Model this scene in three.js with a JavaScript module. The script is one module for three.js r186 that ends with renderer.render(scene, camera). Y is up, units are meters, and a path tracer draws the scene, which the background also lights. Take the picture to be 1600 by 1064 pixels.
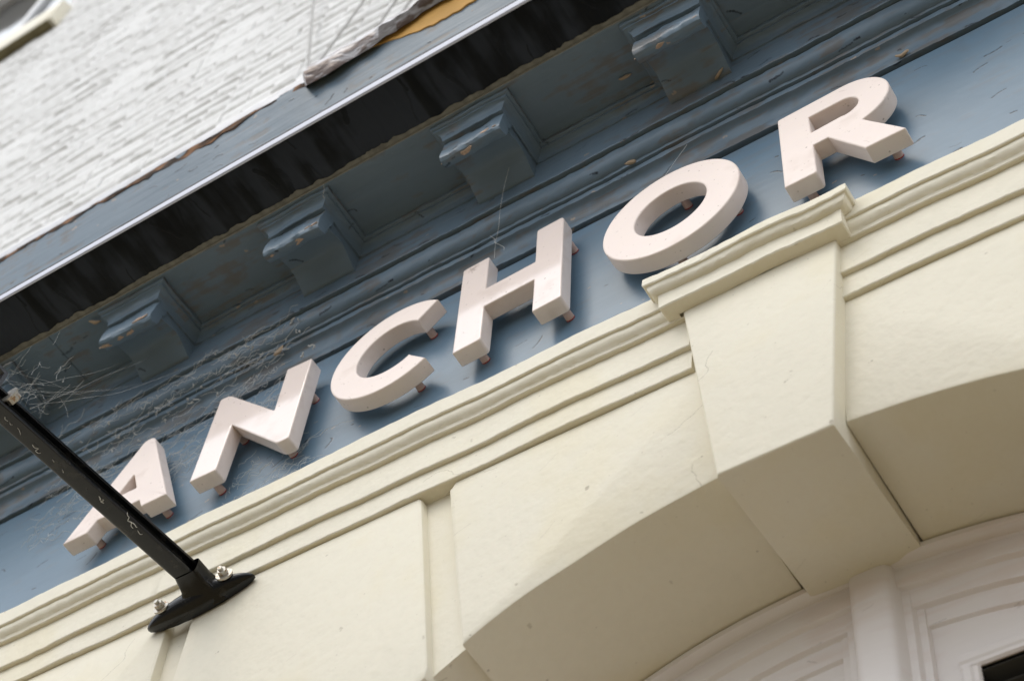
import * as THREE from 'three';
import { ImprovedNoise } from 'three/addons/math/ImprovedNoise.js';
import { mergeGeometries, toCreasedNormals } from 'three/addons/utils/BufferGeometryUtils.js';

// ---------------------------------------------------------------- camera, sky, sun, exposure
// Lengths below are written in cap heights of the sign letters (U metres each); B is the height of their baseline.
const U = 0.28, B = 4.362;
const M3 = (x, y, z) => new THREE.Vector3(x * U, y * U + B, z * U);
const scene = new THREE.Scene();
const camera = new THREE.PerspectiveCamera(21.72, 1024 / 680, 0.05, 900);
{
  const CX = [0.8387694818, 0.0920285921, -0.5366530487],
    CD = [-0.4106213037, -0.5403475709, -0.7344485329], CF = [-0.3575694357, 0.8363941899, -0.4154381516];
  const m = new THREE.Matrix4().makeBasis(new THREE.Vector3(...CX), new THREE.Vector3(...CD).negate(), new THREE.Vector3(...CF).negate());
  camera.quaternion.setFromRotationMatrix(m);
  camera.position.copy(M3(4.61865, -9.86457, 4.78079));
}
camera.focus = 3.2;
camera.userData.fStop = 4.2;

// one overcast sky, a little brighter overhead
{
  const w = 64, h = 32, d = new Float32Array(w * h * 4);
  for (let j = 0; j < h; j++) for (let i = 0; i < w; i++) {
    const s = Math.max(0, Math.sin(((j + 0.5) / h - 0.5) * Math.PI)), L = 1.02 + 0.62 * s, k = (j * w + i) * 4;
    d[k] = L * 0.96; d[k + 1] = L * 0.995; d[k + 2] = L * 1.055; d[k + 3] = 1;
  }
  const t = new THREE.DataTexture(d, w, h, THREE.RGBAFormat, THREE.FloatType);
  t.mapping = THREE.EquirectangularReflectionMapping; t.magFilter = t.minFilter = THREE.LinearFilter; t.needsUpdate = true;
  scene.background = t; scene.environment = t;
}
const sun = new THREE.DirectionalLight(0xfff3e2, 0.5);
sun.position.set(-2.2, B + 7.5, 6.2); sun.target.position.set(0, B, 0);
sun.castShadow = true; sun.shadow.radius = 48; sun.shadow.mapSize.set(2048, 2048);
Object.assign(sun.shadow.camera, { left: -8, right: 8, top: 8, bottom: -8, near: 0.5, far: 40 });
scene.add(sun, sun.target);
const renderer = new THREE.WebGLRenderer({ antialias: true });
renderer.setSize(1024, 680);
renderer.toneMapping = THREE.LinearToneMapping;
renderer.toneMappingExposure = 1.35;
renderer.shadowMap.enabled = true;

// ---------------------------------------------------------------- small tools
let seed = 20240611;
const rnd = () => { seed = (seed * 1664525 + 1013904223) >>> 0; return seed / 4294967296; };
const rr = (a, b) => a + (b - a) * rnd();
const PN = new ImprovedNoise();
const mix = (a, b, t) => a + (b - a) * t, sat = x => Math.min(1, Math.max(0, x)), sm = (a, b, x) => { const t = sat((x - a) / (b - a)); return t * t * (3 - 2 * t); };

// tiling fractal noise for textures
function tileNoise(n, cells, cellsY, s) {
  const g = new Float32Array(cells * cellsY); let q = s >>> 0;
  for (let i = 0; i < g.length; i++) { q = (q * 1664525 + 1013904223) >>> 0; g[i] = q / 4294967296; }
  const out = new Float32Array(n * n);
  for (let y = 0; y < n; y++) {
    const fy = y / n * cellsY, y0 = Math.floor(fy), ty = fy - y0, sy = ty * ty * (3 - 2 * ty), r0 = (y0 % cellsY) * cells, r1 = ((y0 + 1) % cellsY) * cells;
    for (let x = 0; x < n; x++) {
      const fx = x / n * cells, x0 = Math.floor(fx), tx = fx - x0, sx = tx * tx * (3 - 2 * tx), a = x0 % cells, b = (x0 + 1) % cells;
      out[y * n + x] = mix(mix(g[r0 + a], g[r0 + b], sx), mix(g[r1 + a], g[r1 + b], sx), sy);
    }
  }
  return out;
}
function fbm(n, cx, cy, oct, s, gain = 0.5) {
  const o = new Float32Array(n * n); let a = 1, t = 0;
  for (let k = 0; k < oct; k++) { const l = tileNoise(n, Math.min(n, cx << k), Math.min(n, cy << k), s + k * 77); for (let i = 0; i < o.length; i++) o[i] += a * l[i]; t += a; a *= gain; }
  for (let i = 0; i < o.length; i++) o[i] /= t;
  return o;
}
const toS = v => 255 * (v <= 0.0031308 ? v * 12.92 : 1.055 * Math.pow(Math.min(1, v), 1 / 2.4) - 0.055);
function colTex(n, f, size) {            // f(i, x, y) -> linear rgb ; size in metres per tile
  const d = new Uint8Array(n * n * 4);
  for (let i = 0; i < n * n; i++) { const c = f(i, i % n, (i / n) | 0); d[i * 4] = toS(c[0]); d[i * 4 + 1] = toS(c[1]); d[i * 4 + 2] = toS(c[2]); d[i * 4 + 3] = 255; }
  const t = new THREE.DataTexture(d, n, n); t.colorSpace = THREE.SRGBColorSpace; return fin(t, size);
}
function greyTex(n, f, size) {
  const d = new Uint8Array(n * n * 4);
  for (let i = 0; i < n * n; i++) { const v = 255 * sat(f(i, i % n, (i / n) | 0)); d[i * 4] = d[i * 4 + 1] = d[i * 4 + 2] = v; d[i * 4 + 3] = 255; }
  return fin(new THREE.DataTexture(d, n, n), size);
}
function fin(t, size) { t.wrapS = t.wrapT = THREE.RepeatWrapping; t.magFilter = THREE.LinearFilter; t.minFilter = THREE.LinearMipmapLinearFilter; t.generateMipmaps = true; t.repeat.set(1 / size, 1 / size); t.needsUpdate = true; return t; }
// scratches / cracks / specks drawn into a mask, wrapping round
function mask(n) { return new Float32Array(n * n); }
function dot(m, n, x, y, r, v) {
  for (let j = Math.floor(-r - 1); j <= r + 1; j++) for (let i = Math.floor(-r - 1); i <= r + 1; i++) {
    const d = Math.hypot(i, j), w = sat(r + 0.6 - d); if (w <= 0) continue;
    const k = ((Math.round(y) + j + 4 * n) % n) * n + ((Math.round(x) + i + 4 * n) % n); m[k] = Math.max(m[k], w * v);
  }
}
function crack(m, n, x, y, ang, len, r, v, wob = 0.5) { for (let s = 0; s < len; s++) { dot(m, n, x, y, r * (0.5 + rnd()), v * rr(0.5, 1)); ang += rr(-wob, wob) * 0.3; x += Math.cos(ang); y += Math.sin(ang); } }
function blot(m, n, x, y, r, v, el = 1, ang = 0) { const k = 9 + (rnd() * 6 | 0); for (let i = 0; i < k; i++) { const d = rr(-1, 1) * r * el, e = rr(-0.6, 0.6) * r; dot(m, n, x + d * Math.cos(ang) - e * Math.sin(ang), y + d * Math.sin(ang) + e * Math.cos(ang), r * rr(0.25, 0.7), v); } }

// ---------------------------------------------------------------- geometry tools (cap heights, absolute places)
// box-projected uv in metres, per face
function boxUV(g) {
  g = g.index ? g.toNonIndexed() : g;
  const p = g.attributes.position, uv = new Float32Array(p.count * 2), a = new THREE.Vector3(), b = new THREE.Vector3(), c = new THREE.Vector3(), n = new THREE.Vector3();
  for (let i = 0; i < p.count; i += 3) {
    a.fromBufferAttribute(p, i); b.fromBufferAttribute(p, i + 1); c.fromBufferAttribute(p, i + 2);
    n.copy(b).sub(a).cross(c.clone().sub(a)); const x = Math.abs(n.x), y = Math.abs(n.y), z = Math.abs(n.z);
    [a, b, c].forEach((v, k) => { const o = (i + k) * 2; if (z >= x && z >= y) { uv[o] = v.x; uv[o + 1] = v.y; } else if (y >= x) { uv[o] = v.x; uv[o + 1] = v.z + 0.37; } else { uv[o] = v.z + 0.21; uv[o + 1] = v.y; } });
  }
  for (let i = 0; i < uv.length; i++) uv[i] *= U;
  g.setAttribute('uv', new THREE.BufferAttribute(uv, 2));
  return g;
}
const strip = g => { g = g.index ? g.toNonIndexed() : g.clone(); for (const k of Object.keys(g.attributes)) if (k !== 'position') g.deleteAttribute(k); return g; };
const join = a => mergeGeometries(a.map(strip));
function wobble(g, amp, f = 1.7, off = 0) {
  if (!amp) return g; const p = g.attributes.position;
  for (let i = 0; i < p.count; i++) {
    const x = p.getX(i), y = p.getY(i), z = p.getZ(i);
    p.setXYZ(i, x + amp * 0.6 * PN.noise(x * f + 31, y * f + off, z * f), y + amp * PN.noise(x * f, y * f + 7 + off, z * f), z + amp * PN.noise(x * f + 5, y * f, z * f + 13 + off));
  }
  return g;
}
let BASE = [0, 0, 0];
function part(name, geos, mat, parent, { crease = 0.6, wob = 0, freq = 1.7, fine = 0, label } = {}) {
  let g = Array.isArray(geos) ? join(geos) : strip(geos);
  wobble(g, wob, freq); wobble(g, fine, 11, 40); wobble(g, fine * 0.6, 27, 80);
  g = toCreasedNormals(g, crease); g = boxUV(g);
  const b = parent === scene ? BASE : parent.userData.base; const o = b || BASE;
  g.translate(-o[0], -o[1], -o[2]); g.scale(U, U, U);
  const m = new THREE.Mesh(g, mat); m.name = name; m.castShadow = m.receiveShadow = true; parent.add(m);
  if (label) m.userData.label = label;
  return m;
}
const taken = new Map();
function numbered(n) { const k = taken.get(n) || 0; taken.set(n, k + 1); return k ? `${n}_${String(k).padStart(3, '0')}` : n; }
function thing(name, label, category, base, group) {
  const o = new THREE.Group(); o.name = numbered(name); scene.add(o); o.position.copy(M3(...base));
  o.userData = { label, category, kind: 'thing', base }; if (group) o.userData.group = group; return o;
}
function sub(name, parent) {           // a part that is itself a group
  const o = new THREE.Group(); o.name = name; parent.add(o); o.userData = { base: parent.userData.base }; return o;
}
function box(x0, x1, y0, y1, z0, z1, sx = 1, sy = 1, sz = 1) { return new THREE.BoxGeometry(x1 - x0, y1 - y0, z1 - z0, sx, sy, sz).translate((x0 + x1) / 2, (y0 + y1) / 2, (z0 + z1) / 2); }
// a closed (z, y) outline swept along x
function sweepX(pr, x0, x1, n = 1, f = null) {
  const v = [], P = (i, k) => { const x = mix(x0, x1, k / n), q = pr[(i + pr.length) % pr.length]; const r = f ? f(q, x) : q; return [x, r[1], r[0]]; };
  const tri = (a, b, c) => v.push(...a, ...b, ...c);
  const area = pr.reduce((s, p, i) => { const q = pr[(i + 1) % pr.length]; return s + p[0] * q[1] - q[0] * p[1]; }, 0), fl = area > 0;
  for (let k = 0; k < n; k++) for (let i = 0; i < pr.length; i++) {
    const a = P(i, k), b = P(i + 1, k), c = P(i + 1, k + 1), d = P(i, k + 1);
    if (fl) { tri(a, b, c); tri(a, c, d); } else { tri(a, c, b); tri(a, d, c); }
  }
  const sh = pr.map(p => new THREE.Vector2(p[0], p[1]));
  for (const [i, j, k] of THREE.ShapeUtils.triangulateShape(sh, [])) { const e = fl; (e ? tri(P(i, 0), P(k, 0), P(j, 0)) : tri(P(i, 0), P(j, 0), P(k, 0))); (e ? tri(P(i, n), P(j, n), P(k, n)) : tri(P(i, n), P(k, n), P(j, n))); }
  const g = new THREE.BufferGeometry(); g.setAttribute('position', new THREE.Float32BufferAttribute(v, 3)); return g;
}
// an (x, y) outline given depth from z0 (back) to z1 (front), with a small bevel
function slab(pts, z0, z1, bev = 0.012, holes = [], curve = 8, bs = 2) {
  const s = pts instanceof THREE.Shape ? pts : new THREE.Shape(pts.map(p => new THREE.Vector2(...p))); s.holes.push(...holes);
  const g = new THREE.ExtrudeGeometry(s, { depth: z1 - z0 - 2 * bev, bevelEnabled: bev > 0, bevelThickness: bev, bevelSize: bev, bevelOffset: -bev, bevelSegments: bs, curveSegments: curve, steps: 1 });
  return g.translate(0, 0, z0 + bev);
}
function rounded(pts, r) {             // polygon with rounded corners as Shape
  const s = new THREE.Shape(), n = pts.length;
  for (let i = 0; i < n; i++) {
    const a = pts[(i + n - 1) % n], b = pts[i], c = pts[(i + 1) % n], la = Math.hypot(a[0] - b[0], a[1] - b[1]), lc = Math.hypot(c[0] - b[0], c[1] - b[1]), q = Math.min(b[2] ?? r, la * 0.45, lc * 0.45);
    const p = [b[0] + (a[0] - b[0]) / la * q, b[1] + (a[1] - b[1]) / la * q], e = [b[0] + (c[0] - b[0]) / lc * q, b[1] + (c[1] - b[1]) / lc * q];
    i ? s.lineTo(...p) : s.moveTo(...p); s.quadraticCurveTo(b[0], b[1], ...e);
  }
  s.closePath(); return s;
}
function tube(points, r, seg = 24, rad = 6) { return new THREE.TubeGeometry(new THREE.CatmullRomCurve3(points.map(p => new THREE.Vector3(...p))), seg, r, rad, false); }
function place(g, x, y, z, rx = 0, ry = 0, rz = 0) { return g.applyMatrix4(new THREE.Matrix4().makeRotationFromEuler(new THREE.Euler(rx, ry, rz))).translate(x, y, z); }

// ---------------------------------------------------------------- materials
const std = (o) => new THREE.MeshPhysicalMaterial({ roughness: 0.6, ...o });
const MAT = {};
{
  const n = 1024;
  // blue gloss paint: brush marks along the boards, hairline breaks, lost flakes, dust caught in the strokes
  const f1 = fbm(n, 7, 110, 3, 11), f2 = fbm(n, 6, 6, 5, 91), f3 = fbm(n, 40, 40, 3, 5);
  const cr = mask(n), ch = mask(n), sp = mask(n);
  for (let i = 0; i < 120; i++) crack(cr, n, rr(0, n), rr(0, n), rr(-0.25, 0.45), rr(5, 34), rr(0.6, 1.9), rr(0.7, 1), 0.8);
  for (let i = 0; i < 44; i++) blot(ch, n, rr(0, n), rr(0, n), rr(1, 4.2), rr(0.6, 1), 1.6, rr(-0.4, 0.4));
  for (let i = 0; i < 420; i++) dot(sp, n, rr(0, n), rr(0, n), rr(0.3, 1.1), rr(0.15, 0.6));
  const blue = (base, dustGrey) => colTex(n, i => {
    const v = 0.88 + 0.24 * f2[i] + 0.12 * (f1[i] - 0.5), g = sm(0.5, 0.66, f2[i] * 0.4 + f3[i] * 0.25 + f1[i] * 0.35) * dustGrey * 0.8;
    let c = base.map(b => b * v); c = [mix(c[0], 0.155, g), mix(c[1], 0.14, g), mix(c[2], 0.125, g)];
    const s = sp[i] * 0.5; c = c.map(q => mix(q, 0.42, s));
    c = [mix(c[0], 0.012, cr[i]), mix(c[1], 0.014, cr[i]), mix(c[2], 0.02, cr[i])];
    return [mix(c[0], 0.42, ch[i] * 0.8), mix(c[1], 0.33, ch[i] * 0.8), mix(c[2], 0.25, ch[i] * 0.8)];
  }, 1.1);
  const bb = greyTex(n, i => 0.45 + 0.4 * (f1[i] - 0.5) + 0.25 * (f2[i] - 0.5) + 0.25 * (f3[i] - 0.5) - 0.35 * cr[i] - 0.2 * ch[i], 1.1);
  MAT.board = std({ map: blue([0.132, 0.21, 0.285], 0.3), bumpMap: greyTex(n, i => 0.5 + 0.3 * (f2[i] - 0.5) + 0.3 * (f3[i] - 0.5) + 0.08 * (f1[i] - 0.5) - 0.5 * cr[i] - 0.25 * ch[i], 1.1), bumpScale: 0.0008, roughness: 0.36 });
  MAT.cornice = std({ map: blue([0.150, 0.208, 0.262], 0.9), bumpMap: bb, bumpScale: 0.0016, roughness: 0.36, specularIntensity: 0.5 });
  // cream masonry paint: soft undulation, hairline cracks, specks
  const c1 = fbm(n, 5, 5, 5, 301), c2 = fbm(n, 60, 60, 3, 44), hc = mask(n), hs = mask(n), sc = mask(n);
  for (let i = 0; i < 5; i++) crack(hc, n, rr(0, n), rr(0, n), rr(-0.3, 0.9), rr(60, 200), 0.4, 0.8, 0.75);
  for (let i = 0; i < 60; i++) dot(hs, n, rr(0, n), rr(0, n), rr(0.3, 1.5), rr(0.3, 0.9));
  for (let i = 0; i < 26; i++) crack(sc, n, rr(0, n), rr(0, n), rr(0.3, 0.9), rr(8, 40), 0.5, rr(0.15, 0.45), 0.3);
  const cd = fbm(n, 90, 90, 3, 333), cb = mask(n); for (let i = 0; i < 40; i++) blot(cb, n, rr(0, n), rr(0, n), rr(0.8, 3), rr(0.4, 0.9), 1.5, rr(0, 3));
  for (let i = 0; i < 260; i++) dot(hs, n, rr(0, n), rr(0, n), rr(0.2, 0.9), rr(0.2, 0.7));
  const cream = colTex(n, i => {
    const v = 0.93 + 0.1 * c1[i] + 0.05 * cd[i]; let c = [0.755 * v, 0.708 * v, 0.578 * v];
    const o = sm(0.56, 0.72, c1[i] * 0.55 + cd[i] * 0.45) * 0.07; c = [mix(c[0], 0.5, o), mix(c[1], 0.43, o), mix(c[2], 0.28, o)];
    const y = sm(0.58, 0.8, c1[i]) * 0.25; c = [c[0] * (1 - 0.05 * y), c[1] * (1 - 0.1 * y), c[2] * (1 - 0.3 * y)];
    const k = Math.max(hc[i] * 0.6, hs[i] * 0.7, sc[i] * 0.65, cb[i] * 0.55); return [mix(c[0], 0.2, k), mix(c[1], 0.15, k), mix(c[2], 0.09, k)];
  }, 1.25);
  MAT.cream = std({ map: cream, bumpMap: greyTex(n, i => 0.5 + 0.7 * (c1[i] - 0.5) + 0.25 * (c2[i] - 0.5) + 0.2 * (cd[i] - 0.5) - 0.25 * hc[i] - 0.2 * cb[i], 1.25), bumpScale: 0.0034, roughness: 0.62 });
  // letters: pale pink-white acrylic with grime specks
  const l1 = fbm(512, 8, 8, 4, 701), ls = mask(512), ll = mask(512);
  for (let i = 0; i < 520; i++) dot(ls, 512, rr(0, 512), rr(0, 512), rr(0.1, 1.0), rr(0.15, 0.7));
  for (let i = 0; i < 34; i++) dot(ls, 512, rr(0, 512), rr(0, 512), rr(0.8, 1.7), rr(0.5, 1));
  for (let i = 0; i < 14; i++) crack(ll, 512, rr(0, 512), rr(0, 512), rr(0, 6.28), rr(5, 20), 0.5, rr(0.3, 0.7));
  for (let i = 0; i < 10; i++) blot(ls, 512, rr(0, 512), rr(0, 512), rr(1, 3), rr(0.2, 0.45));
  const hg = mask(512); for (let k = 0; k < 90; k++) { const a = rr(0, 6.28), q = rr(0, 22) * rnd(); dot(hg, 512, 6 + Math.cos(a) * q, 281 + Math.sin(a) * q, rr(0.5, 2.4), rr(0.15, 0.6)); }
  const letterMap = hm => colTex(512, i => { const v = 0.97 + 0.06 * l1[i], k = Math.max(ls[i] * 0.75, ll[i] * 0.8, hm ? hg[i] * 0.75 : 0), g = sm(0.6, 0.85, l1[i]) * 0.12; return [mix(0.9 * v, 0.2, k) * (1 - g), mix(0.78 * v, 0.12, k) * (1 - g * 1.15), mix(0.715 * v, 0.07, k) * (1 - g * 1.3)]; }, 0.55), lm = letterMap(false);
  MAT.letterH = std({ map: letterMap(true), roughness: 0.07, ior: 1.5 });
  MAT.letterGloss = std({ map: lm, roughness: 0.07, ior: 1.5 });
  MAT.letter = std({ map: lm, roughness: 0.5, ior: 1.45 });
  MAT.stud = std({ color: new THREE.Color().setRGB(0.58, 0.42, 0.37), roughness: 0.5 });
  MAT.red = std({ color: new THREE.Color().setRGB(0.3, 0.02, 0.025), roughness: 0.5 });
  // white painted brick
  const b1 = fbm(n, 24, 24, 4, 811), b2 = fbm(n, 6, 6, 4, 812);
  const brickCol = t => colTex(512, (i, x, y) => { const k = (y * 2) * n + x * 2, v = 0.9 + 0.16 * b2[k] * t, d = sm(0.62, 0.8, b1[k]) * 0.16; return [0.76 * v * (1 - d), 0.755 * v * (1 - d), 0.735 * v * (1 - d * 1.1)]; }, 0.9);
  const brickBump = greyTex(n, i => b1[i] * 0.7 + b2[i] * 0.3, 0.9);
  MAT.brick = [0.9, 1.0, 1.1].map(t => std({ map: brickCol(t), bumpMap: brickBump, bumpScale: 0.003, roughness: 0.75 }));
  MAT.mortar = std({ color: new THREE.Color().setRGB(0.74, 0.735, 0.72), bumpMap: brickBump, bumpScale: 0.006, roughness: 0.85 });
  // white joinery of the window, brushed, with pinkish undercoat showing
  const w1 = fbm(512, 3, 40, 4, 951), w2 = fbm(512, 5, 5, 4, 955), ws = mask(512);
  for (let i = 0; i < 26; i++) crack(ws, 512, rr(0, 512), rr(0, 512), rr(-0.5, 0.5), rr(4, 18), 0.6, rr(0.3, 0.8));
  const wt = colTex(512, i => { const g = sm(0.5, 0.68, w2[i] * 0.6 + w1[i] * 0.4), k = ws[i] * 0.6; return [mix(mix(0.81, 0.77, g), 0.16, k), mix(mix(0.77, 0.70, g), 0.15, k), mix(mix(0.76, 0.67, g), 0.15, k)]; }, 0.7);
  MAT.joinery = std({ map: wt, bumpMap: greyTex(512, i => w1[i], 0.7), bumpScale: 0.0015, roughness: 0.4 });
  // black gloss enamel with wavy sheet metal, its reflections painted in as streaks; grey-olive for the rear strip
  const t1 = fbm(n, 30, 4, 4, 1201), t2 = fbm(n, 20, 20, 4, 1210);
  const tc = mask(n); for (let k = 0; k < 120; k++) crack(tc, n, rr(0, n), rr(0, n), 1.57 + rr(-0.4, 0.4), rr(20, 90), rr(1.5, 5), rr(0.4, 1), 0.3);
  MAT.trough = std({ map: colTex(n, i => { const k = sm(0.36, 0.62, t1[i] * 0.75 + t2[i] * 0.25) * (1 - tc[i] * 0.9); return [mix(0.003, 0.02, k), mix(0.005, 0.026, k), mix(0.008, 0.038, k)]; }, 0.8), bumpMap: greyTex(n, i => t1[i] * 0.7 + t2[i] * 0.3 - tc[i] * 0.2, 0.8), bumpScale: 0.004, roughness: 0.4, specularIntensity: 0.25 });  // colour streaks stand in for wavy reflections on the underside
  const d1 = fbm(512, 18, 18, 4, 1305);
  MAT.black = std({ map: colTex(512, i => { const k = sm(0.62, 0.75, d1[i]) * 0.25; return [mix(0.005, 0.05, k), mix(0.006, 0.048, k), mix(0.007, 0.044, k)]; }, 0.3), roughness: 0.2, specularIntensity: 0.8 });
  MAT.alu = std({ color: new THREE.Color().setRGB(0.47, 0.49, 0.57), metalness: 0, roughness: 0.5 });
  MAT.dustGrey = std({ map: colTex(512, i => { const v = 0.6 + 0.7 * d1[i]; return [0.14 * v, 0.14 * v, 0.125 * v]; }, 0.2), roughness: 0.95 });  // mottled grey-olive for the rear edge and the strip beside it
  MAT.greyPlate = std({ color: new THREE.Color().setRGB(0.10, 0.11, 0.13), metalness: 0.2, roughness: 0.5 });
  MAT.zinc = std({ map: colTex(512, i => { const v = 0.7 + 0.6 * d1[i], k = sm(0.58, 0.7, d1[i]); return [mix(0.5, 0.3, k) * v, mix(0.48, 0.2, k) * v, mix(0.43, 0.12, k) * v]; }, 0.06), metalness: 0.6, roughness: 0.42 });
  // lead and rotten timber
  const e1 = fbm(512, 6, 20, 5, 1401);
  MAT.lead = std({ map: colTex(512, i => { const k = sm(0.38, 0.56, e1[i]); return [mix(0.36, 0.12, k), mix(0.35, 0.088, k), mix(0.36, 0.074, k)]; }, 0.35), bumpMap: greyTex(512, i => e1[i], 0.35), bumpScale: 0.006, roughness: 0.34, metalness: 0.3 });
  MAT.leadPale = std({ map: colTex(512, i => { const k = sm(0.5, 0.7, e1[i]); return [mix(0.6, 0.34, k), mix(0.6, 0.33, k), mix(0.62, 0.34, k)]; }, 0.5), roughness: 0.5, metalness: 0.2 });
  MAT.rot = std({ map: colTex(512, i => { const k = sm(0.4, 0.6, e1[i]); return [mix(0.26, 0.05, k), mix(0.13, 0.032, k), mix(0.06, 0.022, k)]; }, 0.3), bumpMap: greyTex(512, i => e1[i], 0.3), bumpScale: 0.01, roughness: 0.9 });
  MAT.ochre = std({ map: colTex(512, i => { const v = 0.85 + 0.3 * e1[i]; return [0.66 * v, 0.37 * v, 0.09 * v]; }, 0.3), roughness: 0.7 });
  MAT.bare = std({ map: colTex(512, i => { const v = 0.6 + 0.8 * d1[i]; return [0.5 * v, 0.36 * v, 0.26 * v]; }, 0.08), roughness: 0.85 });
  MAT.web = std({ color: new THREE.Color().setRGB(0.62, 0.62, 0.6), roughness: 0.6 });
  MAT.leaf = std({ color: new THREE.Color().setRGB(0.4, 0.3, 0.2), roughness: 0.8 });
  MAT.cable = std({ color: new THREE.Color().setRGB(0.36, 0.35, 0.33), roughness: 0.6 });
  MAT.glass = std({ color: new THREE.Color().setRGB(0.06, 0.065, 0.07), roughness: 0.06 });
  MAT.dark = std({ color: new THREE.Color().setRGB(0.016, 0.015, 0.012), roughness: 0.55 });
  MAT.shadeDirt = std({ map: colTex(512, i => { const v = 0.7 + 0.6 * d1[i]; return [0.17 * v, 0.145 * v, 0.075 * v]; }, 0.4), roughness: 0.9 });  // brown with the shade and dirt of the sill's underside in its colour
  MAT.sill = std({ map: cream, roughness: 0.6 });
  MAT.whiteFrame = std({ color: new THREE.Color().setRGB(0.7, 0.7, 0.7), roughness: 0.4 });
  MAT.core = std({ color: new THREE.Color().setRGB(0.3, 0.28, 0.25), roughness: 0.9 });
  const g1 = fbm(512, 40, 40, 4, 1501), g2 = fbm(512, 4, 4, 4, 1502);
  const slabs = colTex(512, i => { const v = 0.72 + 0.3 * g2[i] + 0.25 * g1[i]; return [0.185 * v, 0.138 * v, 0.064 * v]; }, 2.4);
  MAT.paving = std({ map: slabs, bumpMap: greyTex(512, i => g1[i], 2.4), bumpScale: 0.004, roughness: 0.85 });
  MAT.road = std({ map: colTex(512, i => { const v = 0.7 + 0.6 * g1[i]; return [0.06 * v, 0.055 * v, 0.046 * v]; }, 1.7), roughness: 0.9 });
  MAT.kerb = std({ color: new THREE.Color().setRGB(0.3, 0.28, 0.24), roughness: 0.85 });
}

// ---------------------------------------------------------------- ground
function structure(name, geo, mat, uvScale = 1) { let g = strip(geo); g = toCreasedNormals(g, 0.5); g.scale(1 / U, 1 / U, 1 / U); g = boxUV(g); g.scale(U, U, U); const m = new THREE.Mesh(g, mat); m.name = name; m.receiveShadow = m.castShadow = true; m.userData.kind = 'structure'; scene.add(m); return m; }
structure('road', new THREE.PlaneGeometry(600, 600).rotateX(-Math.PI / 2).translate(0, -0.125, 0), MAT.road);
structure('pavement', new THREE.BoxGeometry(120, 0.12, 4.4).translate(0, -0.06, 2.13), MAT.paving);
structure('kerb', new THREE.BoxGeometry(120, 0.13, 0.14).translate(0, -0.063, 4.41), MAT.kerb);

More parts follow.
